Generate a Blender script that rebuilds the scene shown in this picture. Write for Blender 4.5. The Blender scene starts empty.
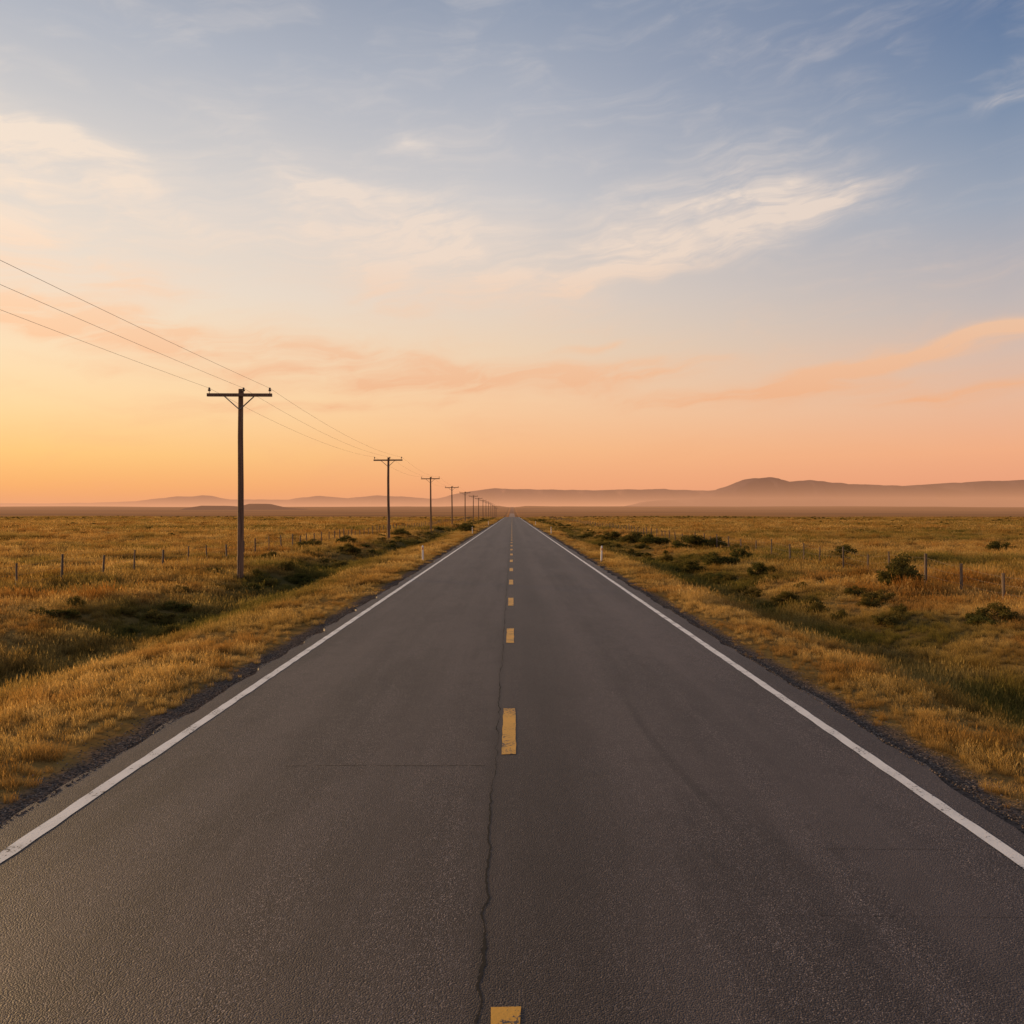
import bpy, bmesh, math, random
import numpy as np
from mathutils import Vector, Matrix
random.seed(7)
rng = np.random.default_rng(11)
scene = bpy.context.scene
scene.view_settings.view_transform = 'Standard'

# ------------------------------------------------------------ helpers
def s2l(c):
    return tuple(((v/255)/12.92 if v/255 <= 0.04045 else (((v/255)+0.055)/1.055)**2.4) for v in c) + (1.0,)

_T = rng.random((8, 256, 256))
def vnoise(x, y, k=0):
    x = np.asarray(x, float); y = np.asarray(y, float)
    xi = np.floor(x).astype(int); yi = np.floor(y).astype(int)
    fx = x-xi; fy = y-yi
    fx = fx*fx*(3-2*fx); fy = fy*fy*(3-2*fy)
    T = _T[k]
    a = T[xi % 256, yi % 256]; b = T[(xi+1) % 256, yi % 256]
    c = T[xi % 256, (yi+1) % 256]; d = T[(xi+1) % 256, (yi+1) % 256]
    return (a*(1-fx)+b*fx)*(1-fy)+(c*(1-fx)+d*fx)*fy
def fbm(x, y, k=0, o=4):
    s = 0; a = .5; t = 0
    for i in range(o):
        s = s+a*vnoise(x*2**i+17.3*i, y*2**i+5.1*i, (k+i) % 8); t += a; a *= .5
    return s/t
def sm(a, b, x):
    t = np.clip((x-a)/(b-a), 0, 1); return t*t*(3-2*t)

class NT:
    def __init__(s, nt): s.nt = nt; s.n = nt.nodes; s.l = nt.links
    def put(s, sock, v):
        if isinstance(v, bpy.types.NodeSocket): s.l.new(v, sock)
        elif v is not None: sock.default_value = v
    def node(s, t, ins=None, **props):
        nd = s.n.new(t)
        for k, v in props.items(): setattr(nd, k, v)
        for k, v in (ins or {}).items(): s.put(nd.inputs[k], v)
        return nd
    def m(s, op, a, b=None, c=None, clamp=False):
        nd = s.n.new('ShaderNodeMath'); nd.operation = op; nd.use_clamp = clamp
        s.put(nd.inputs[0], a); s.put(nd.inputs[1], b); s.put(nd.inputs[2], c)
        return nd.outputs[0]
    def mr(s, v, a, b, c=0., d=1., smooth=True):
        nd = s.n.new('ShaderNodeMapRange'); nd.interpolation_type = 'SMOOTHSTEP' if smooth else 'LINEAR'
        nd.clamp = True
        for i, q in enumerate((v, a, b, c, d)): s.put(nd.inputs[i], q)
        return nd.outputs[0]
    def mix(s, f, a, b, blend='MIX'):
        nd = s.n.new('ShaderNodeMix'); nd.data_type = 'RGBA'; nd.blend_type = blend
        s.put(nd.inputs[0], f); s.put(nd.inputs[6], a); s.put(nd.inputs[7], b)
        return nd.outputs[2]
    def noise(s, vec, scale, detail=3., rough=.5, dist=0., dim='3D', w=None):
        nd = s.n.new('ShaderNodeTexNoise'); nd.noise_dimensions = dim
        if vec is not None: s.put(nd.inputs['Vector'], vec)
        if w is not None: s.put(nd.inputs['W'], w)
        nd.inputs['Scale'].default_value = scale; nd.inputs['Detail'].default_value = detail
        nd.inputs['Roughness'].default_value = rough; nd.inputs['Distortion'].default_value = dist
        return nd.outputs[0]
    def xyz(s, v):
        nd = s.n.new('ShaderNodeSeparateXYZ'); s.put(nd.inputs[0], v); return nd.outputs
    def comb(s, x, y, z):
        nd = s.n.new('ShaderNodeCombineXYZ')
        s.put(nd.inputs[0], x); s.put(nd.inputs[1], y); s.put(nd.inputs[2], z); return nd.outputs[0]
    def ramp(s, f, stops):
        nd = s.n.new('ShaderNodeValToRGB'); cr = nd.color_ramp
        while len(cr.elements) > 1: cr.elements.remove(cr.elements[-1])
        cr.elements[0].position = stops[0][0]; cr.elements[0].color = stops[0][1]
        for p, c in stops[1:]:
            e = cr.elements.new(p); e.color = c
        s.put(nd.inputs[0], f); return nd.outputs[0]
    def vscale(s, v, sc):
        nd = s.n.new('ShaderNodeVectorMath'); nd.operation = 'MULTIPLY'
        s.put(nd.inputs[0], v); nd.inputs[1].default_value = sc; return nd.outputs[0]

def newmat(name):
    mt = bpy.data.materials.new(name); mt.use_nodes = True
    mt.node_tree.nodes.clear()
    t = NT(mt.node_tree)
    out = t.node('ShaderNodeOutputMaterial')
    return mt, t, out
def principled(t, out, **k):
    p = t.node('ShaderNodeBsdfPrincipled')
    for a, v in k.items(): t.put(p.inputs[a.replace('_', ' ')], v)
    t.l.new(p.outputs[0], out.inputs[0]); return p
def diffuse(t, out, col, nrm=None):
    p = t.node('ShaderNodeBsdfDiffuse', {'Color': col})
    if nrm is not None: t.put(p.inputs['Normal'], nrm)
    t.l.new(p.outputs[0], out.inputs[0]); return p
def bump(t, h, dist=.01, st=1.):
    b = t.node('ShaderNodeBump', {'Height': h, 'Distance': dist, 'Strength': st}); return b.outputs[0]

def add_mesh(name, verts, faces, mats, smooth=False, matidx=None, link=True):
    me = bpy.data.meshes.new(name)
    me.from_pydata([tuple(v) for v in verts], [], faces)
    for m_ in mats: me.materials.append(m_)
    if matidx is not None: me.polygons.foreach_set('material_index', matidx)
    if smooth: me.polygons.foreach_set('use_smooth', [True]*len(me.polygons))
    me.update()
    ob = bpy.data.objects.new(name, me)
    if link: scene.collection.objects.link(ob)
    return ob

def grid_faces(nx, ny):
    i, j = np.meshgrid(np.arange(nx-1), np.arange(ny-1), indexing='ij')
    a = (i*ny+j).ravel()
    return np.stack([a, a+ny, a+ny+1, a+1], 1).tolist()

# ------------------------------------------------------------ terrain shape
def profile(y):
    y = np.asarray(y, float)
    return (-3.2*sm(430, 800, y) + 30*sm(800, 3600, y) + 60*sm(3000, 15000, y))
def H(x, y):
    x = np.asarray(x, float); y = np.asarray(y, float)
    wob = (fbm(y*.05, y*0+3.3, 2, 2)-.5)*1.6
    L = (x < 0)
    ax = np.abs(x)
    verge = np.where(L, 6.8, 6.0)+wob; bot = np.where(L, 9.0, 7.9)+wob; top = np.where(L, 11.8, 10.8)+wob
    dep = .70+.35*(fbm(y*.09, y*0+7.7, 3, 2)-.5)
    base = -.035 - .10*sm(4.4, verge, ax) - dep*sm(verge-.5, bot, ax) + (dep-.12)*sm(bot+.1, top, ax)
    amp = sm(4.3, 6.5, ax)
    n = (fbm(x*.9, y*.9, 1, 3)-.5)*.22 + (fbm(x*.16+9, y*.16, 4, 3)-.5)*.44*sm(6, 11, ax)
    n = n + (fbm(x*.012+40, y*.012, 5, 3)-.5)*1.2*sm(20, 90, ax)*sm(60, 200, np.abs(y)+ax)
    far = (fbm(x*.0016, y*.0016, 3, 3)-.5)*14*sm(900, 3000, y)*sm(8, 60, ax)
    return base + amp*n + profile(y) + far
def greenness(x, y):
    ax = np.abs(x)
    side = np.where(x < 0, 9.1, 8.0)
    d = np.abs(ax-side)+(fbm(x*.5, y*.5, 2, 3)-.5)*2.4
    ditch = 1-sm(.5, 3.0, d)
    med = fbm(x*.30, y*.30, 4, 4); big = fbm(x*.022+5, y*.05, 6, 4)
    g = sm(.47, .68, med)*.55+sm(.50, .68, big)*.40+ditch*.58
    g = np.clip(g, 0, 1)*(1-.65*(1-sm(5.6, 6.8, ax)))
    return g
def rust(x, y):
    return sm(.42, .66, fbm(x*1.1+30, y*1.1, 5, 3))*.65+sm(.42, .60, fbm(x*.12+3, y*.2, 3, 3))*.35*sm(9, 13, np.abs(x))

# ------------------------------------------------------------ materials
def mat_ground():
    mt, t, out = newmat('prairie_ground')
    P = t.node('ShaderNodeNewGeometry').outputs['Position']; o = t.xyz(P)
    ax = t.m('ABSOLUTE', o[0])
    g = t.node('ShaderNodeAttribute', attribute_name='green').outputs['Fac']
    med = t.noise(P, .6, 3, .65)
    fine = t.noise(P, 9, 3, .7)
    farn = t.noise(t.vscale(P, (.02, .05, 1)), 1., 4, .65)
    col = t.mix(t.mr(med, .35, .68), (.34, .195, .055, 1), (.18, .105, .035, 1))
    gg = t.m('ADD', t.m('MULTIPLY', g, .75), t.m('MULTIPLY', t.mr(farn, .48, .62), .45), clamp=True)
    col = t.mix(gg, col, (.085, .065, .022, 1))
    col = t.mix(t.mr(fine, .3, .7, 0., .6), col, t.mix(.5, col, (.08, .045, .02, 1)))
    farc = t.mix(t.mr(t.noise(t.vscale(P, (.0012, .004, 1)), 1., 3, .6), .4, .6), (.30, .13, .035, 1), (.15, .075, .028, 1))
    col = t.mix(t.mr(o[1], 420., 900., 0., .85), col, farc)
    g1 = t.node('ShaderNodeTexVoronoi', {'Vector': P, 'Scale': 42.}).outputs
    edge = t.m('ADD', ax, t.m('MULTIPLY', t.m('SUBTRACT', t.noise(P, 1.8, 3, .65), .5), .5))
    gm = t.mr(edge, 4.2, 4.5, 1., 0.)
    gcol = t.mix(t.xyz(g1['Color'])[0], (.045, .036, .031, 1), (.16, .12, .095, 1))
    col = t.mix(gm, col, gcol)
    diffuse(t, out, col, bump(t, fine, .03, .8))
    return mt

def mat_grass(kind='grass'):
    mt, t, out = newmat(kind)
    rnd = t.node('ShaderNodeObjectInfo').outputs['Random']
    h = t.node('ShaderNodeAttribute', attribute_name='h').outputs['Fac']
    g = t.node('ShaderNodeAttribute', attribute_name='green', attribute_type='INSTANCER').outputs['Fac']
    ru = t.node('ShaderNodeAttribute', attribute_name='rust', attribute_type='INSTANCER').outputs['Fac']
    gold = t.mix(rnd, (.50, .29, .07, 1), (.74, .50, .18, 1))
    gold = t.mix(ru, gold, (.36, .165, .036, 1))
    olive = t.mix(rnd, (.10, .095, .02, 1), (.27, .20, .048, 1))
    col = t.mix(g, gold, olive)
    root = t.mix(.82, col, (.040, .030, .013, 1))  # darker blade feet, deepened to put shaded gaps between blades into the colour
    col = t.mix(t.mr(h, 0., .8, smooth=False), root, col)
    df = t.node('ShaderNodeBsdfDiffuse', {'Color': col})
    tr = t.node('ShaderNodeBsdfTranslucent', {'Color': col})
    mx = t.node('ShaderNodeMixShader', {0: .45, 1: df.outputs[0], 2: tr.outputs[0]})
    t.l.new(mx.outputs[0], out.inputs[0])
    return mt

def mat_leaf():
    mt, t, out = newmat('shrub_leaves')
    geo = t.node('ShaderNodeNewGeometry')
    rnd = geo.outputs['Random Per Island']
    ro = t.node('ShaderNodeObjectInfo').outputs['Random']
    col = t.mix(rnd, (.048, .054, .014, 1), (.14, .125, .034, 1))
    col = t.mix(t.m('MULTIPLY', ro, .5), col, (.20, .13, .035, 1))
    p = t.node('ShaderNodeBsdfDiffuse', {'Color': col})
    tr = t.node('ShaderNodeBsdfTranslucent', {'Color': col})
    mx = t.node('ShaderNodeMixShader', {0: .35, 1: p.outputs[0], 2: tr.outputs[0]})
    t.l.new(mx.outputs[0], out.inputs[0]); return mt

def mat_wood(name, c1, c2):
    mt, t, out = newmat(name)
    tc = t.node('ShaderNodeTexCoord').outputs['Object']
    n = t.noise(t.vscale(tc, (14, 14, .8)), 1., 5, .65)
    n2 = t.noise(tc, 1.2, 3)
    col = t.mix(t.mr(n, .35, .68), c1, c2)
    col = t.mix(t.m('MULTIPLY', n2, .5), col, (.05, .035, .025, 1))
    principled(t, out, Base_Color=col, Roughness=.85, Normal=bump(t, n, .02, .7)); return mt

def mat_simple(name, c, r=.6, metal=0., var=.25):
    mt, t, out = newmat(name)
    tc = t.node('ShaderNodeTexCoord').outputs['Object']
    n = t.noise(tc, 8., 2)
    d = tuple(v*(1-var) for v in c[:3])+(1,)
    principled(t, out, Base_Color=t.mix(n, d, c), Roughness=r, Metallic=metal); return mt

def mat_asphalt():
    mt, t, out = newmat('asphalt')
    P = t.node('ShaderNodeNewGeometry').outputs['Position']; o = t.xyz(P)
    x, y = o[0], o[1]
    v = t.node('ShaderNodeTexVoronoi', {'Vector': P, 'Scale': 95.}, voronoi_dimensions='2D').outputs
    v2 = t.node('ShaderNodeTexVoronoi', {'Vector': P, 'Scale': 160.}, voronoi_dimensions='2D').outputs
    st = t.xyz(v['Color'])[0]; st2 = t.xyz(v2['Color'])[1]
    col = t.mix(st, (.022, .018, .0175, 1), (.062, .051, .049, 1))
    col = t.mix(t.mr(st2, .84, .98), col, (.27, .22, .20, 1))
    col = t.mix(t.mr(st2, .0, .28, .8, 0.), col, (.010, .0085, .008, 1))
    lng = t.noise(t.vscale(P, (1.3, .035, 1)), 1., 4, .65, dim='2D')
    pat = t.noise(t.vscale(P, (.9, .22, 1)), 1., 5, .65, dim='2D')
    blot = t.noise(P, 2.2, 4, .7, dim='2D')
    col = t.mix(t.mr(lng, .35, .66, 0., .75), col, t.mix(.65, col, (.013, .011, .011, 1)))
    col = t.mix(t.mr(pat, .46, .66, 0., .32), col, (.09, .072, .067, 1))
    col = t.mix(t.mr(pat, .46, .30, 0., .40), col, (.014, .0115, .011, 1))
    col = t.mix(t.mr(blot, .50, .68, 0., .25), col, (.013, .011, .0105, 1))
    ax = t.m('ABSOLUTE', x)
    wl = t.m('ABSOLUTE', t.m('SUBTRACT', t.m('ABSOLUTE', t.m('SUBTRACT', ax, 1.85)), .85))
    col = t.mix(t.mr(wl, 0., .5, .22, 0.), col, (.095, .077, .071, 1))
    cen = t.mr(t.m('ABSOLUTE', t.m('SUBTRACT', x, .35)), .1, .8, .5, 0.)
    col = t.mix(cen, col, (.016, .0135, .013, 1))
    tt = t.m('DIVIDE', t.m('SUBTRACT', 9.5, y), 3.3, clamp=True)
    cx = t.m('ADD', 1.50, t.m('MULTIPLY', t.m('MULTIPLY', tt, tt), .26))
    sc = t.mr(t.m('ABSOLUTE', t.m('SUBTRACT', x, cx)), .01, .085, 1., 0.)
    sc = t.m('MULTIPLY', sc, t.m('MULTIPLY', t.mr(y, 5.6, 7.), t.mr(y, 9.5, 12.5, 1., 0.)))
    sc = t.m('MULTIPLY', sc, t.mr(st2, .2, .9, .8, .35))
    col = t.mix(sc, col, (.010, .009, .009, 1))
    halo = t.mr(t.m('ABSOLUTE', t.m('SUBTRACT', x, -.165)), .0, .09, .5, 0.)
    col = t.mix(halo, col, (.014, .012, .011, 1))
    p = principled(t, out, Base_Color=col, Roughness=.62)
    t.put(p.inputs['Normal'], bump(t, t.m('MULTIPLY', v['Distance'], -.7), .006, 1.))
    p.inputs['Specular IOR Level'].default_value = .48
    p.inputs['Specular Tint'].default_value = (1., .87, .81, 1)
    return mt
def mat_paint(name, c, wear):
    mt, t, out = newmat(name)
    P = t.node('ShaderNodeNewGeometry').outputs['Position']
    n = t.noise(P, 30., 4, .7); n2 = t.noise(P, 2.5, 3)
    f = t.mr(t.m('ADD', n, t.m('MULTIPLY', t.m('SUBTRACT', n2, .5), .6)), wear, wear+.08, 1., 0.)
    dirt = t.mix(t.mr(n2, .35, .7, 0., .4), c, tuple(v*.55 for v in c[:3])+(1,))
    principled(t, out, Base_Color=t.mix(f, (.05, .042, .04, 1), dirt), Roughness=.6, Normal=bump(t, n, .004, .6)); return mt

def mat_hill(name, c1, c2):
    mt, t, out = newmat(name)
    P = t.node('ShaderNodeNewGeometry').outputs['Position']
    n = t.noise(P, .004, 5, .65)
    diffuse(t, out, t.mix(t.mr(n, .35, .65), c1, c2)); return mt

M_ground = mat_ground(); M_grass = mat_grass(); M_leaf = mat_leaf()
M_asph = mat_asphalt()
M_white = mat_paint('white_road_paint', (.80, .75, .68, 1), .60)
M_yel = mat_paint('yellow_road_paint', (.70, .35, .035, 1), .57)
M_crack = mat_simple('crack_shadowed_asphalt', (.007, .006, .0055, 1), 1., 0, .3)
M_pole = mat_wood('weathered_pole_wood', (.13, .07, .04, 1), (.28, .165, .10, 1))
M_post = mat_wood('fence_post_wood', (.09, .062, .045, 1), (.20, .145, .105, 1))
M_ins = mat_simple('ceramic_insulator', (.05, .028, .02, 1), .3)
M_metal = mat_simple('galvanised_steel', (.25, .24, .23, 1), .5, .8)
M_wire = mat_simple('wire', (.14, .10, .08, 1), .6, .3)
M_plas = mat_simple('white_plastic', (.78, .76, .73, 1), .5, 0, .15)
M_refl = mat_simple('reflector_orange', (.55, .10, .03, 1), .3)
M_twig = mat_simple('twig_bark', (.10, .07, .045, 1), .9)

# ------------------------------------------------------------ ground sheet
def axis(dense, step, far, g=1.07):
    v = [0.]
    while v[-1] < far:
        v.append(v[-1] + (step if v[-1] < dense else step*g**(len(v)-int(dense/step))))
    return np.array(v)
xp = axis(14, .16, 21000, 1.09)
xs = np.concatenate([-xp[:0:-1], xp])
yp = axis(60, .4, 19500, 1.035); yn = axis(20, .8, 4000, 1.12)
ys = np.concatenate([-yn[:0:-1], yp])
X, Y = np.meshgrid(xs, ys, indexing='ij')
Z = H(X, Y)
Z = Z - .03*(np.abs(X) < 3.8)
ground = add_mesh('ground', np.stack([X.ravel(), Y.ravel(), Z.ravel()], 1), grid_faces(len(xs), len(ys)), [M_ground], True)
at = ground.data.attributes.new('green', 'FLOAT', 'POINT'); at.data.foreach_set('value', greenness(X, Y).ravel())

# ------------------------------------------------------------ road
ry = np.concatenate([ys[(ys > -1500) & (ys < 0)], np.arange(0, 40, .12), np.arange(40, 90, .5), ys[(ys >= 90) & (ys < 1500)]])
wl = 3.96+(fbm(ry*1.4, ry*0+1, 0, 4)-.5)*.26; wr = 3.96+(fbm(ry*1.4, ry*0+9, 3, 4)-.5)*.26
cols = [-wl-.03, -wl, 0*ry-2, 0*ry, 0*ry+2, wr, wr+.03]
vv = []
for i, cx in enumerate(cols):
    z = profile(ry) + (-.06 if i in (0, 6) else 0.)
    vv.append(np.stack([cx, ry, z], 1))
road = add_mesh('road', np.concatenate(vv), grid_faces(7, len(ry)), [M_asph])
def strip(name, xa, xb, y0, y1, mat, k):
    yy = np.concatenate([[y0], ry[(ry > y0+.02) & (ry < y1-.02)], [y1]])
    ja = (fbm(yy*4, yy*0+k, k, 3)-.5)*.022; jb = (fbm(yy*4, yy*0+k+5, k+1, 3)-.5)*.022
    a = np.stack([xa+ja, yy, profile(yy)+.004], 1); b = np.stack([xb+jb, yy, profile(yy)+.004], 1)
    return add_mesh(name, np.concatenate([a, b]), grid_faces(2, len(yy)), [mat])
strip('road_edge_line', -3.69, -3.57, -200, 900, M_white, 1)
strip('road_edge_line', 3.52, 3.64, -200, 900, M_white, 3)
dv, df = [], []
starts = [-8.4, -2.2, 1.97, 8.10, 15.05, 21.1]
while starts[-1] < 560: starts.append(starts[-1]+6.2)
for s_ in starts:
    ln = 1.9 if s_ > 3 else 1.99
    nn = 10
    for q in range(nn):
        k = len(dv); z = float(profile(s_))+.004
        if q == 0:
            dv += [(-.105, s_, z), (.04, s_+random.uniform(-.02, .02), z)]; k = len(dv)-2
        else: k = len(dv)-2
        yq = s_+ln*(q+1)/nn
        dv += [(-.105+random.uniform(-.006, .006), yq, z), (.04+random.uniform(-.006, .006), yq+random.uniform(-.01, .01), z)]
        df.append((k, k+1, k+3, k+2))
add_mesh('road_centre_line', dv, df, [M_yel])

# cracks as flat strips on the road, inner shade put into their colour: one ragged longitudinal crack, and faint hairline cross cracks
cr = random.Random(5); CV, CF = [], []
def crack(pts):
    base_ = len(CV)
    for i, (x, y, w_) in enumerate(pts):
        a = pts[max(i-1, 0)]; b_ = pts[min(i+1, len(pts)-1)]
        d = Vector((b_[0]-a[0], b_[1]-a[1])); d = d.normalized() if d.length > 0 else Vector((0, 1))
        nx_, ny_ = -d.y, d.x
        CV.append((x+nx_*w_*.5*cr.uniform(.4, 1.6), y+ny_*w_*.5, .002)); CV.append((x-nx_*w_*.5*cr.uniform(.4, 1.6), y-ny_*w_*.5, .002))
        if i: k = base_+2*i; CF.append((k-2, k-1, k+1, k))
y = .6; pts = []
while y < 34:
    x = -.166 + .050*(float(fbm(y*1.1, 4.4, 2, 2))-.5) + .060*(float(fbm(y*5.5, 9.1, 4, 3))-.5) + cr.uniform(-.0035, .0035)
    wd = .0035+.017*max(0., float(fbm(y*2.3, 2.2, 1, 3))-.28)*1.8
    pts.append((x, y, max(wd*(1.1 if y < 5 else .85), .003)))
    if y < 7 and cr.random() < .015:
        bx, by = x, y; bp = []
        for j in range(cr.randint(4, 8)):
            bp.append((bx, by, .004*(1-j/9))); bx -= .007; by += .018+cr.uniform(-.006, .006)
        crack(bp)
    y += .018 if y < 9 else .05
crack(pts)
def cross(y0, xa, xb, wd):
    x = xa; p = []
    while x < xb:
        yv = y0+.10*(float(fbm(x*1.2, y0, 3, 4))-.5)
        p.append((x, yv, wd*cr.uniform(.4, 1.3)))
        x += .03
        if cr.random() < .06 and len(p) > 2: crack(p); p = []; x += .07
    if len(p) > 2: crack(p)
cross(7.75, -2.2, -.22, .009); cross(4.85, 1.6, 3.3, .0025); cross(5.85, 2.3, 3.2, .003)
add_mesh('road_crack', CV, CF, [M_crack])

# ------------------------------------------------------------ geometry-nodes scatter
def scatter(name, pts, rot, scl, idx, variants, extra=None):
    coll = bpy.data.collections.new(name+'_variants')
    for v in variants: coll.objects.link(v)
    me = bpy.data.meshes.new(name)
    n = len(pts); me.vertices.add(n); me.vertices.foreach_set('co', np.asarray(pts, float).ravel())
    a = me.attributes.new('rot', 'FLOAT_VECTOR', 'POINT'); a.data.foreach_set('vector', np.asarray(rot, float).ravel())
    a = me.attributes.new('scl', 'FLOAT_VECTOR', 'POINT'); a.data.foreach_set('vector', np.asarray(scl, float).ravel())
    a = me.attributes.new('idx', 'INT', 'POINT'); a.data.foreach_set('value', np.asarray(idx, int))
    for k_, v_ in (extra or {}).items():
        a = me.attributes.new(k_, 'FLOAT', 'POINT'); a.data.foreach_set('value', np.asarray(v_, float))
    me.update()
    ob = bpy.data.objects.new(name, me); scene.collection.objects.link(ob)
    ng = bpy.data.node_groups.new(name+'_nodes', 'GeometryNodeTree')
    ng.interface.new_socket('Geometry', in_out='INPUT', socket_type='NodeSocketGeometry')
    ng.interface.new_socket('Geometry', in_out='OUTPUT', socket_type='NodeSocketGeometry')
    gi = ng.nodes.new('NodeGroupInput'); go = ng.nodes.new('NodeGroupOutput')
    ip = ng.nodes.new('GeometryNodeInstanceOnPoints'); ci = ng.nodes.new('GeometryNodeCollectionInfo')
    ci.inputs['Collection'].default_value = coll
    ci.inputs['Separate Children'].default_value = True; ci.inputs['Reset Children'].default_value = True
    def na(nm, ty):
        q = ng.nodes.new('GeometryNodeInputNamedAttribute'); q.data_type = ty; q.inputs['Name'].default_value = nm
        return q.outputs['Attribute']
    L = ng.links.new
    L(gi.outputs[0], ip.inputs['Points']); L(ci.outputs[0], ip.inputs['Instance'])
    ip.inputs['Pick Instance'].default_value = True
    L(na('idx', 'INT'), ip.inputs['Instance Index'])
    er = ng.nodes.new('FunctionNodeEulerToRotation')
    L(na('rot', 'FLOAT_VECTOR'), er.inputs[0]); L(er.outputs[0], ip.inputs['Rotation'])
    L(na('scl', 'FLOAT_VECTOR'), ip.inputs['Scale'])
    L(ip.outputs[0], go.inputs[0])
    md = ob.modifiers.new('scatter', 'NODES'); md.node_group = ng
    return ob

def tuft(name, n, rad, w, h, seed, bend=.5):
    r = random.Random(seed); V = []; F = []; A = []
    for i in range(n):
        a = r.uniform(0, 2*math.pi); q = rad*math.sqrt(r.random())
        bx, by = q*math.cos(a), q*math.sin(a)
        hh = h*r.uniform(.4, 1.0); ang = r.uniform(0, 2*math.pi); b = bend*r.uniform(.2, 1)*hh
        dx, dy = math.cos(ang), math.sin(ang); fa = r.uniform(0, math.pi)
        sx, sy = math.cos(fa)*w*.5*r.uniform(.6, 1.3), math.sin(fa)*w*.5*r.uniform(.6, 1.3)
        k = len(V)
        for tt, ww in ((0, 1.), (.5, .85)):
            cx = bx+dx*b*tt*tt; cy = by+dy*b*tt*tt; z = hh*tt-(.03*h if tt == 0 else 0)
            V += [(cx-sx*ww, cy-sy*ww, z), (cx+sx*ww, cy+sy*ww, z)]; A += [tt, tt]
        V.append((bx+dx*b, by+dy*b, hh*.95)); A.append(1.)
        F += [(k, k+1, k+3, k+2), (k+2, k+3, k+4)]
        if r.random() < .25:
            k = len(V); cx, cy = bx+dx*b, by+dy*b
            V += [(cx-sx*2, cy-sy*2, hh*.86), (cx+sx*2, cy+sy*2, hh*.86), (cx+dx*b*.2, cy+dy*b*.2, hh*1.12)]; A += [1, 1, 1]
            F.append((k, k+1, k+2))
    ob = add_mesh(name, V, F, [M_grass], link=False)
    at = ob.data.attributes.new('h', 'FLOAT', 'POINT'); at.data.foreach_set('value', A)
    return ob

tufts = [tuft('tuft_a%d' % i, 60, .13, .0048, .22, 20+i) for i in range(4)] + \
        [tuft('tuft_b%d' % i, 90, .36, .012, .27, 40+i) for i in range(4)] + \
        [tuft('tuft_c%d' % i, 60, 1.1, .045, .36, 60+i, .6) for i in range(3)]

P_, R_, S_, I_ = [], [], [], []
def band(y0, y1, dens, i0, ni, marg):
    A = 2*(.66*(y0+y1)/2+marg)*(y1-y0)
    n = int(A*dens)
    y = rng.uniform(y0, y1, n); x = rng.uniform(-1, 1, n)*(.66*y1+marg)
    keep = np.abs(x) < .66*y+marg
    ax = np.abs(x)
    edge = 4.28+(fbm(x*1.5+7, y*.9, 6, 3)-.5)*.9
    keep &= ax > np.maximum(edge, 4.02)
    keep &= rng.random(n) < np.clip((ax-edge)/.3, .22, 1)
    keep &= rng.random(n) < .22+1.5*fbm(x*.8, y*.8, 7, 3)
    x, y = x[keep], y[keep]; ax = np.abs(x); n = len(x)
    z = H(x, y)
    side = np.where(x < 0, 9.0, 7.9)
    dt = np.exp(-((ax-side)/1.5)**2)
    s = .66+.35*dt+.55*sm(10.5, 13, ax)
    s *= .20+1.65*fbm(x*.6+3, y*.6, 2, 3)
    s *= rng.uniform(.6, 1.4, n)
    s *= .5+.5*sm(4.2, 5.1, ax)
    P_.append(np.stack([x, y, z], 1))
    R_.append(np.stack([rng.uniform(-.12, .12, n), rng.uniform(-.12, .12, n), rng.uniform(0, 6.28, n)], 1))
    xy = np.clip(s, .7, 1.3) if i0 >= 4 else s*1.1
    S_.append(np.stack([xy, xy, s], 1)); I_.append(i0+rng.integers(0, ni, n))
band(1, 12, 80, 0, 4, 5)
band(12, 24, 50, 0, 4, 3)
band(24, 50, 11, 4, 4, 3)
band(50, 110, 3.2, 4, 4, 5)
band(100, 230, .55, 8, 3, 10)
band(230, 460, .22, 8, 3, 20)
PP = np.concatenate(P_)
scatter('grass', PP, np.concatenate(R_), np.concatenate(S_), np.concatenate(I_), tufts, {'green': greenness(PP[:, 0], PP[:, 1]), 'rust': rust(PP[:, 0], PP[:, 1])})

def stone(name, seed):
    bm = bmesh.new(); bmesh.ops.create_icosphere(bm, subdivisions=1, radius=1)
    r = random.Random(seed)
    for v in bm.verts: v.co *= r.uniform(.7, 1.2); v.co.z *= .65
    me = bpy.data.meshes.new(name); bm.to_mesh(me); bm.free(); me.materials.append(M_stone)
    return bpy.data.objects.new(name, me)
M_stone, t, out = newmat('gravel_stone')
rr = t.node('ShaderNodeObjectInfo').outputs['Random']
diffuse(t, out, t.ramp(rr, [(0, (.05, .04, .034, 1)), (.6, (.13, .10, .08, 1)), (1, (.28, .225, .18, 1))]))
n = 20000
gy = 1.5+28*rng.random(n)**1.4; gx = (3.97+np.abs(rng.normal(0, .22, n)))*np.where(rng.random(n) < .5, -1, 1)
gs = rng.uniform(.004, .012, n)*np.where(rng.random(n) < .04, 1.6, 1)
gz = np.where(np.abs(gx) < 4.02, .002, H(gx, gy)+.002)
scatter('gravel', np.stack([gx, gy, gz], 1), rng.uniform(0, 6.28, (n, 3))*[.05, .05, 1], np.repeat(gs[:, None], 3, 1), rng.integers(0, 3, n), [stone('stone_%d' % i, i) for i in range(3)])

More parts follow.
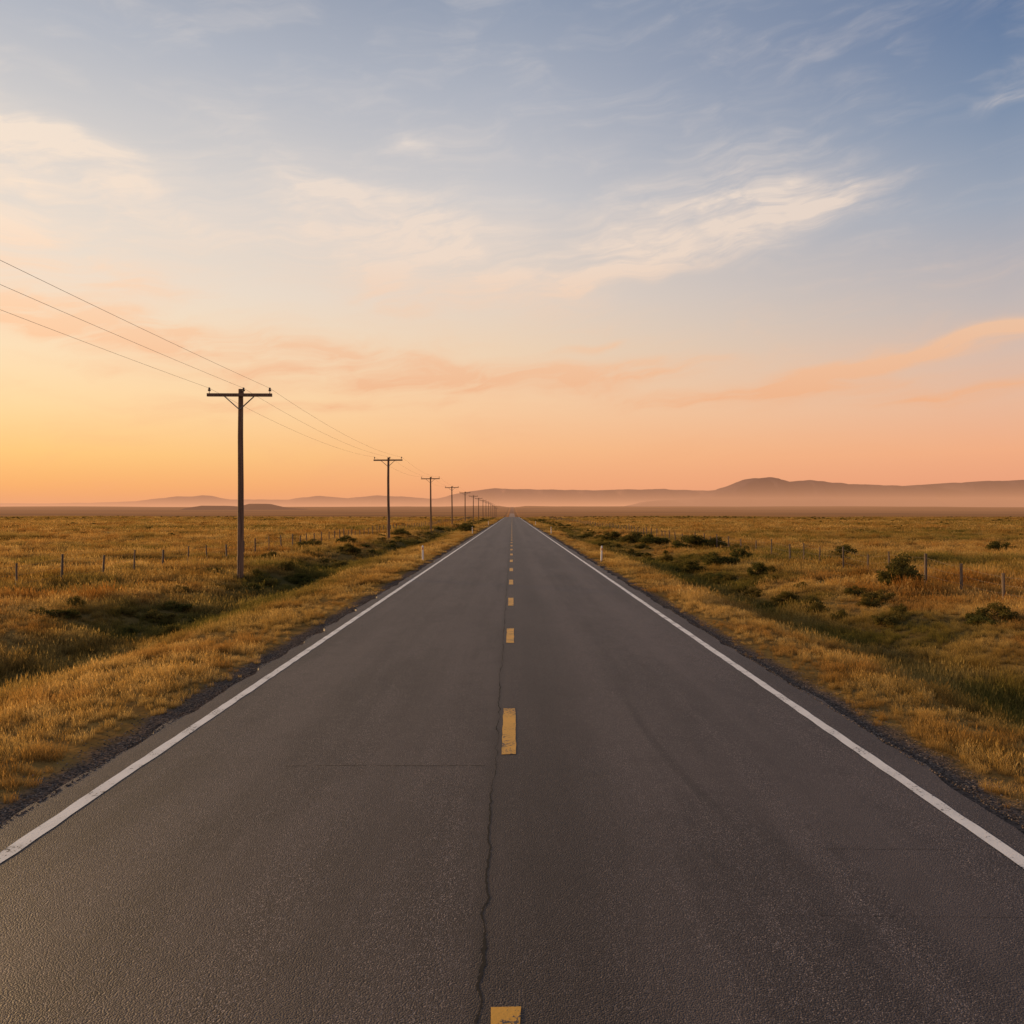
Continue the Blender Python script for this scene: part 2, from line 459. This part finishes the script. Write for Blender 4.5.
# ------------------------------------------------------------ shrubs
def shrub_mesh(name, seed, lobes=26, leaves=210, leaf=.06):
    r = random.Random(seed); V = []; F = []; MI = []
    cs = []
    for i in range(lobes):
        a = r.uniform(0, 6.28); q = .42*math.sqrt(r.random()); z = r.uniform(.08, .66)*(1-.9*q)
        cs.append(Vector((q*math.cos(a), q*math.sin(a), z)))
    for c in cs:
        b = Vector((c.x*.15, c.y*.15, -.03)); d = Vector((.008, 0, 0)); e = Vector((0, .008, 0))
        k = len(V); V += [b-d, b+d, b+e, c-d*.4, c+d*.4, c+e*.4]
        F += [(k, k+1, k+4, k+3), (k+1, k+2, k+5, k+4), (k+2, k, k+3, k+5)]; MI += [1]*3
        rad = r.uniform(.08, .17)
        for j in range(int(leaves*(rad/.14)**2)):
            v = Vector((r.gauss(0, 1), r.gauss(0, 1), r.gauss(0, 1))).normalized()*rad*r.random()**.4
            v.z *= .8; p = c+v
            if p.z < .0: p.z = r.uniform(0, .1)
            u = Vector((r.gauss(0, 1), r.gauss(0, 1), r.gauss(0, .8)+.4)).normalized()
            w = u.cross(Vector((r.random(), r.random(), r.random()))).normalized()
            s = leaf*r.uniform(.5, 1.1); k = len(V)
            V += [p, p+u*s*.5+w*s*.3, p+u*s, p+u*s*.5-w*s*.3]; F.append((k, k+1, k+2, k+3)); MI.append(0)
    return add_mesh(name, V, F, [M_leaf, M_twig], matidx=MI, link=False)
shrubs = [shrub_mesh('shrub_mesh_%d' % i, 100+i) for i in range(4)]
SH = [(13.4, 27.6, 1.7, 1.25), (10.4, 34, 1.0, .7), (10.4, 40, 2.2, .9), (9.2, 41, 1.5, .7), (12.2, 43, 1.5, .75),
      (13.1, 59, 3.2, 1.2), (11.8, 66, 3.0, 1.2), (11.0, 72, 3.0, 1.2), (14.8, 58, 2.2, 1.0), (9.8, 80, 2.6, 1.0), (13.8, 49, 1.8, .8), (16.9, 41, 1.5, .8), (19.5, 47, 1.8, .8),
      (9.2, 27, 1.0, .45), (8.2, 50, 1.4, .5), (8.6, 95, 2.6, 1.0), (12.4, 20.5, 1.2, .55), (33, 54, 2, .8), (11.2, 24.5, 1.0, .5),
      (-9.9, 37.5, 1.5, .6), (-11.3, 55, 2.0, .7), (-5.9, 104, 2.6, 1.1), (-15.2, 60, 2.0, .9), (-13.9, 46, 1.4, .6),
      (-12, 86, 2.6, .9), (-9.4, 44, 1.5, .6), (-9, 75, 2., .8), (-6.6, 118, 2.6, 1.2), (-13.6, 66, 2.2, .8)]
for i, (x, y, w, h) in enumerate(SH):
    ob = bpy.data.objects.new('shrub', shrubs[i % 4].data); scene.collection.objects.link(ob)
    ob.location = (x, y, float(H(x, y))-.03); ob.scale = (w*.95, w*.95, h*1.5); ob.rotation_euler[2] = random.uniform(0, 6.28)
n = 5200
yy = 24+ (460-24)*rng.random(n)**.75; xx = rng.uniform(-1, 1, n)*(.66*yy+12)
dens = fbm(xx*.03+2, yy*.02, 1, 3)
kp = (np.abs(xx) > 12.5) & (rng.random(n) < sm(.42, .66, dens)*.9+.08)
xx, yy = xx[kp], yy[kp]
nd = 440
dy = 20+300*rng.random(nd)**1.4; dx = np.where(rng.random(nd) < .5, -1, 1)
dx = np.where(dx < 0, -10.4, 9.2)+rng.normal(0, 1.5, nd)
kk = np.abs(dx) > 7.2; dx, dy = dx[kk], dy[kk]
xx = np.concatenate([xx, dx]); yy = np.concatenate([yy, dy]); n = len(xx)
ss = rng.uniform(.3, 1.0, n)*(1+yy/300)
hs = rng.uniform(.25, .48, n)*(1+yy/400)
scatter('scrub', np.stack([xx, yy, H(xx, yy)-.05], 1), np.stack([0*xx, 0*xx, rng.uniform(0, 6.28, n)], 1),
        np.stack([ss, ss, hs*1.3], 1), rng.integers(0, 4, n), shrubs)

# ------------------------------------------------------------ tube / box builders
class MB:
    def __init__(s): s.V = []; s.F = []; s.M = []
    def tube(s, a, b, r0, r1, seg=8, mi=0, cap=True):
        a = Vector(a); b = Vector(b); d = (b-a).normalized()
        u = d.orthogonal().normalized(); w = d.cross(u); k = len(s.V)
        for p, r in ((a, r0), (b, r1)):
            for i in range(seg):
                t_ = 2*math.pi*i/seg; s.V.append(p+(u*math.cos(t_)+w*math.sin(t_))*r)
        for i in range(seg):
            j = (i+1) % seg; s.F.append((k+i, k+j, k+seg+j, k+seg+i)); s.M.append(mi)
        if cap:
            s.F.append(tuple(k+i for i in range(seg))[::-1]); s.F.append(tuple(k+seg+i for i in range(seg))); s.M += [mi, mi]
    def box(s, c, sz, mi=0, rotx=0., rotz=0.):
        k = len(s.V); R = Matrix.Rotation(rotz, 3, 'Z') @ Matrix.Rotation(rotx, 3, 'Y')
        for z in (-1, 1):
            for y, x in ((-1, -1), (-1, 1), (1, 1), (1, -1)):
                s.V.append(Vector(c)+R @ Vector((x*sz[0]/2, y*sz[1]/2, z*sz[2]/2)))
        for f in ((3, 2, 1, 0), (4, 5, 6, 7), (0, 1, 5, 4), (1, 2, 6, 5), (2, 3, 7, 6), (3, 0, 4, 7)):
            s.F.append(tuple(k+q for q in f)); s.M.append(mi)
    def obj(s, name, mats): return add_mesh(name, s.V, s.F, mats, matidx=s.M)

# ------------------------------------------------------------ utility poles + lines
PX = -11.55; PH = 8.0
pole_y = [-9.5, 34, 76] + [76+41.5*i for i in range(1, 14)]
def pole_mesh(b, seed):
    r = random.Random(seed)
    zs = [0, 2, 4, 6, PH]; rs = [.135, .128, .12, .112, .10]
    pts = [Vector((r.uniform(-.02, .02)*(i > 0), 0, z)) for i, z in enumerate(zs)]
    pts[0].z = -.6
    for i in range(4): b.tube(pts[i], pts[i+1], rs[i], rs[i+1], 12, 0, cap=(i == 3))
    za = PH-.27
    b.box((0, -.16, za), (2.74, .11, .13), 0)
    for sx in (-1, 1):
        b.tube((sx*.62, -.19, za-.07), (0, -.15, za-.62), .025, .025, 6, 1)
    b.tube((0, -.24, za), (0, .18, za), .018, .018, 6, 1)
    for px, pz in ((-1.28, za+.065), (1.28, za+.065), (.17, za+.065)):
        b.tube((px, -.16, pz), (px, -.16, pz+.10), .015, .015, 6, 1)
        b.tube((px, -.16, pz+.10), (px, -.16, pz+.16), .062, .062, 8, 2)
        b.tube((px, -.16, pz+.16), (px, -.16, pz+.19), .038, .038, 8, 2)
        b.tube((px, -.16, pz+.19), (px, -.16, pz+.25), .05, .03, 8, 2)
tops = []
for i, y in enumerate(pole_y):
    b = MB(); pole_mesh(b, i)
    ob = b.obj('utility_pole', [M_pole, M_metal, M_ins])
    zb = -.3+float(profile(y))
    xo = random.uniform(-.12, .12)-.25 if i > 1 else 0
    ob.location = (PX+xo, y, zb); ob.rotation_euler = (random.uniform(-.006, .006), random.uniform(-.010, .010), random.uniform(-.02, .02))
    if i == 1: ob.rotation_euler = (0, 0.003, 0)
    tops.append((PX+xo, y-.16, zb+PH-.27+.30))
b = MB()
for ox in (-1.28, .17, 1.28):
    for si, ((x0, y0, z0), (x1, y1, z1)) in enumerate(zip(tops[:-1], tops[1:])):
        N_ = 22; sag = .22 if si == 0 else .5; pr = None
        for k in range(N_+1):
            t_ = k/N_
            p = Vector((x0+(x1-x0)*t_+ox, y0+(y1-y0)*t_, z0+(z1-z0)*t_-4*sag*t_*(1-t_)))
            if pr is not None: b.tube(pr, p, .0048, .0048, 5, 0, cap=False)
            pr = p
b.obj('power_line', [M_wire])

# ------------------------------------------------------------ fences
def fence(x0, ys_, seed):
    r = random.Random(seed); b = MB(); tp = []
    for i, y in enumerate(ys_):
        x = x0+(fbm(y*.03, seed, 1, 2)-.5)*1.2; z = float(H(x, y)); h = r.uniform(.9, 1.18)
        lx, ly = r.uniform(-.06, .06), r.uniform(-.05, .05)
        rad = r.choice([.045, .05, .055, .035]) 
        b.tube((x, y, z-.3), (x+lx, y+ly, z+h), rad*1.05, rad*.9, 7, 0)
        tp.append((Vector((x, y, z)), Vector((lx, ly, h))))
    for f in (.35, .62, .88):
        for (p0, d0), (p1, d1) in zip(tp[:-1], tp[1:]):
            a = p0+d0*f; c = p1+d1*f; m_ = (a+c)/2+Vector((0, 0, -.03)); rw = .0035
            b.tube(a, m_, rw, rw, 4, 1, False); b.tube(m_, c, rw, rw, 4, 1, False)
    return b.obj('wire_fence', [M_post, M_wire])
def fy(s, e):
    o = [s]
    while o[-1] < e: o.append(o[-1]+random.choice([1.9, 2.3, 2.7, 3.0]))
    return o
fence(-16.4, fy(6, 330), 1); fence(15.2, fy(5, 330), 2)

# ------------------------------------------------------------ delineators
for x, y in ((-4.62, 41.5), (4.58, 41), (-4.7, 95), (4.7, 96), (-4.7, 160), (4.7, 160)):
    b = MB()
    b.tube((0, 0, -.3), (0, 0, .74), .05, .045, 10, 0); b.tube((0, 0, .74), (0, 0, .80), .045, .02, 10, 0)
    b.box((0, -.052, .62), (.06, .012, .12), 1)
    ob = b.obj('delineator_post', [M_plas, M_refl]); ob.location = (x, y, float(H(x, y))); ob.rotation_euler = (0, random.uniform(-.03, .03), 0)

# ------------------------------------------------------------ hills
def hill(name, prof, D, depth, mat, seed, rough=.07, cliff=.0):
    px = np.array([p[0] for p in prof], float); top = np.array([p[1] for p in prof], float)
    xs_ = (px-512)/800*D; hz = (512-top)/800*D+2.45
    n = 520; m = 46
    u = np.linspace(xs_[0], xs_[-1], n); crest = np.interp(u, xs_, hz)
    crest = crest+(fbm(u/D*60, u*0+seed, seed % 8, 5)-.5)*(crest.max()*rough)
    g0 = float(profile(D))-8
    v = np.linspace(-1, 1, m)
    U, Vv = np.meshgrid(u, v, indexing='ij')
    Cr = np.repeat(crest[:, None], m, 1)-g0
    base = 1-np.abs(Vv)
    gul = fbm(U/D*45+3, Vv*3+seed, (seed+2) % 8, 4)
    s = sm(0, .85, base+(gul-.5)*.5*np.sin(np.clip(base, 0, 1)*math.pi))
    s = s*(1-cliff)+cliff*sm(.45, .62, base+(gul-.5)*.35)
    Zz = g0+Cr*s
    Yy = D+Vv*depth+(fbm(U/D*20, Vv, 1, 2)-.5)*depth*.5
    return add_mesh(name, np.stack([U.ravel(), Yy.ravel(), Zz.ravel()], 1), grid_faces(n, m), [mat], True)
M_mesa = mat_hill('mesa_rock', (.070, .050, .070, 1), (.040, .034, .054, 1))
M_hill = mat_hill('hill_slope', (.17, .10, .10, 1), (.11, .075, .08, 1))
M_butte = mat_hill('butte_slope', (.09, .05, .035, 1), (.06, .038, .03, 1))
hill('mesa', [(600, 512), (640, 502), (690, 497), (715, 490), (735, 484), (750, 478), (772, 477.5), (784, 481), (800, 480), (820, 482), (860, 485), (900, 485), (940, 483), (985, 481), (1024, 480), (1150, 483), (1300, 490), (1500, 505)], 6000, 800, M_mesa, 1, cliff=.35)
hill('hill', [(330, 508), (400, 502), (440, 497), (470, 492), (495, 488), (520, 489), (560, 490), (620, 490), (660, 489), (700, 490), (760, 492), (900, 494), (1100, 496), (1400, 506)], 12500, 1500, M_hill, 2, cliff=.3)
hill('hill', [(-500, 506), (-200, 502), (60, 503), (140, 501), (180, 496), (205, 495), (230, 499), (290, 499), (320, 495), (350, 498), (380, 495), (400, 496), (430, 498), (470, 499), (560, 506)], 17000, 1200, M_hill, 4, cliff=.2)
hill('butte', [(175, 512), (192, 507.5), (205, 505), (225, 505), (240, 506), (250, 503), (265, 503), (285, 507), (305, 508), (325, 512)], 2100, 120, M_butte, 5, rough=.04, cliff=.4)

# ------------------------------------------------------------ haze (homogeneous air layer, its own emission stands in for scattered light)
def haze(name, y0, z1, sig, L, inset):
    mt, t, out = newmat(name+'_air')
    ab = t.node('ShaderNodeVolumeAbsorption', {'Color': (0, 0, 0, 1), 'Density': sig})
    em = t.node('ShaderNodeEmission', {'Color': L, 'Strength': sig})
    ad = t.node('ShaderNodeAddShader', {0: ab.outputs[0], 1: em.outputs[0]})
    t.l.new(ad.outputs[0], out.inputs['Volume'])
    b = MB(); b.box((0, (y0+19000-inset)/2, (z1-40)/2), (40000-inset*2, 19000-inset-y0, z1+40), 0)
    return b.obj(name, [mt])
haze('haze', 420, 105, 1.75e-4, (.86, .39, .20, 1), 37)

# ------------------------------------------------------------ sky
SAZ = math.radians(-58); SEL = math.radians(9)
w = bpy.data.worlds.new("World"); scene.world = w; w.use_nodes = True
w.node_tree.nodes.clear(); t = NT(w.node_tree)
out = t.node('ShaderNodeOutputWorld')
D = t.node('ShaderNodeTexCoord').outputs['Generated']
nv = t.node('ShaderNodeVectorMath', {0: D}, operation='NORMALIZE').outputs[0]
o = t.xyz(nv); dx, dy, dz = o[0], o[1], o[2]
az = t.m('ARCTAN2', dx, dy); el = t.m('ARCSINE', dz)
T = t.m('COSINE', t.m('SUBTRACT', az, SAZ))
def sz(px, py):
    a, b_, c = (px-512)/800, 1., (512-py)/800
    return c/math.sqrt(a*a+b_*b_+c*c)
def tcol(px):
    a = math.atan2((px-512)/800, 1); return math.cos(a-SAZ)
dzn = t.m('DIVIDE', dz, .65, clamp=True)
def column(px, st):
    s = [(max(0, sz(px, y))/.65, s2l(c)) for y, c in st]
    s.append((1., s2l((114, 127, 152))))
    return t.ramp(dzn, s)
cL = column(30, [(505, (240, 156, 86)), (485, (251, 177, 95)), (450, (255, 203, 122)), (400, (255, 217, 160)), (330, (249, 222, 186)), (270, (238, 221, 202)), (180, (222, 213, 205)), (90, (202, 199, 199)), (0, (177, 181, 191))])
cC = column(512, [(505, (222, 144, 106)), (485, (241, 167, 118)), (450, (247, 187, 134)), (400, (245, 203, 161)), (350, (236, 208, 178)), (300, (226, 208, 192)), (200, (203, 199, 199)), (100, (174, 178, 189)), (0, (144, 155, 175))])
cR = column(1000, [(505, (208, 141, 120)), (485, (230, 155, 122)), (450, (240, 173, 132)), (400, (231, 184, 154)), (350, (214, 186, 170)), (300, (193, 182, 179)), (200, (157, 165, 180)), (100, (123, 141, 168)), (0, (98, 120, 155))])
tL, tC, tR = tcol(30), tcol(512), tcol(1000)
base = t.mix(t.mr(T, tR, tC, smooth=False), cR, cC)
base = t.mix(t.mr(T, tC, tL, smooth=False), base, cL)
AE = t.comb(az, el, 0.)
wn = t.node('ShaderNodeTexNoise', {'Vector': t.vscale(AE, (5., 9., 1.)), 'Scale': 1.5, 'Detail': 2.}, noise_dimensions='2D')
off = t.node('ShaderNodeVectorMath', {0: wn.outputs['Color'], 1: (.5, .5, .5)}, operation='SUBTRACT').outputs[0]
AEw = t.node('ShaderNodeVectorMath', {0: t.vscale(off, (.14, .035, 0.)), 1: AE}, operation='ADD').outputs[0]
def ae(px, py):
    a, c = (px-512)/800, (512-py)/800
    return math.atan2(a, 1), math.atan2(c, math.sqrt(1+a*a))
CL = [(50, 165, 190, 60, -14, 1.7), (10, 245, 220, 56, -10, 1.5), (-40, 100, 130, 56, -25, 1.1), (390, 240, 270, 80, -4, 1.3), (450, 262, 160, 38, -3, .9), (690, 215, 185, 60, 12, 1.3), (800, 210, 150, 40, 14, 1.1),
      (610, 270, 140, 30, 16, 1.0), (420, 300, 120, 30, 8, .9), (425, 143, 80, 26, 0, .35), (230, 345, 460, 30, -4, 1.3), (430, 378, 400, 26, 1, 1.2), (60, 315, 300, 26, -6, 1.1), (300, 405, 300, 12, 2, .6),
      (650, 368, 120, 18, 4, 1.2), (850, 365, 225, 17, 8, 1.6), (975, 388, 120, 13, 6, 1.5), (992, 103, 60, 10, 6, .5), (1010, 327, 70, 9, 5, .7), (570, 348, 70, 8, 8, 1.2), (760, 392, 250, 16, 2, 1.1), (330, 190, 150, 44, -30, .4)]
tot = None
for px, py, rx, ry_, ang, st in CL:
    a0, e0 = ae(px, py)
    mp = t.node('ShaderNodeMapping', {'Vector': AEw, 'Location': (a0, e0, 0), 'Rotation': (0, 0, math.radians(ang)), 'Scale': (rx/800, ry_/800, 1)}, vector_type='TEXTURE')
    gr = t.node('ShaderNodeTexGradient', {'Vector': mp.outputs[0]}, gradient_type='QUADRATIC_SPHERE').outputs['Fac']
    tot = t.m('MULTIPLY_ADD', gr, st*1.5, tot if tot is not None else 0.)
mp = t.node('ShaderNodeMapping', {'Vector': AEw, 'Rotation': (0, 0, math.radians(-9)), 'Scale': (1, 1, 1)}, vector_type='POINT')
f1 = t.noise(t.vscale(mp.outputs[0], (6., 44., 1.)), 1., 6, .64, dim='2D')
f2 = t.noise(t.vscale(AEw, (5.5, 19., 1.)), 1.3, 4, .6, dim='2D')
f = t.m('MULTIPLY', t.mr(f1, .20, .80, .12, 1.1), t.mr(f2, .20, .70, .35, 1.05))
cm = t.m('MULTIPLY', t.m('MINIMUM', tot, 1.2), f)
veil = t.m('MULTIPLY', t.m('MULTIPLY', t.mr(f2, .36, .72), t.mr(f1, .3, .75)), .20)
cm = t.m('MINIMUM', t.m('ADD', t.m('MULTIPLY', cm, 1.12), veil), .8)
cc = t.ramp(dzn, [(0, s2l((238, 160, 115))), (sz(512, 400)/.65, s2l((240, 178, 134))), (sz(512, 340)/.65, s2l((243, 196, 158))), (sz(512, 260)/.65, s2l((242, 218, 198))), (sz(512, 150)/.65, s2l((238, 222, 208))), (1, s2l((222, 216, 212)))])
ccl = t.mix(t.mr(T, .7, .97), cc, t.mix(1., cc, (1.12, 1.09, 1.02, 1), 'MULTIPLY'))
col = t.mix(cm, base, ccl)
bg1 = t.node('ShaderNodeBackground', {'Color': col, 'Strength': 1.0})
sky = t.node('ShaderNodeTexSky'); sky.sky_type = 'NISHITA'; sky.sun_disc = False
sky.sun_elevation = SEL; sky.sun_rotation = SAZ
bg2 = t.node('ShaderNodeBackground', {'Color': sky.outputs[0], 'Strength': .004})
ad = t.node('ShaderNodeAddShader', {0: bg1.outputs[0], 1: bg2.outputs[0]})
t.l.new(ad.outputs[0], out.inputs[0])

# sun, veiled by the dusty evening air (soft shadows)
sd = bpy.data.lights.new('sun', 'SUN'); sd.energy = 5.0; sd.angle = math.radians(5); sd.color = (1., .63, .28)
so = bpy.data.objects.new('sun', sd); scene.collection.objects.link(so)
dv_ = Vector((math.sin(SAZ)*math.cos(SEL), math.cos(SAZ)*math.cos(SEL), math.sin(SEL)))
so.rotation_euler = dv_.to_track_quat('Z', 'Y').to_euler(); so.location = (-30, 20, 20)

# camera
cd = bpy.data.cameras.new('camera'); cd.sensor_width = 36; cd.lens = 36*800/1024; cd.clip_end = 60000; cd.clip_start = .1
co = bpy.data.objects.new('camera', cd); scene.collection.objects.link(co)
co.location = (0, 0, 2.45); co.rotation_euler = (math.radians(90.05), 0, 0)
scene.camera = co
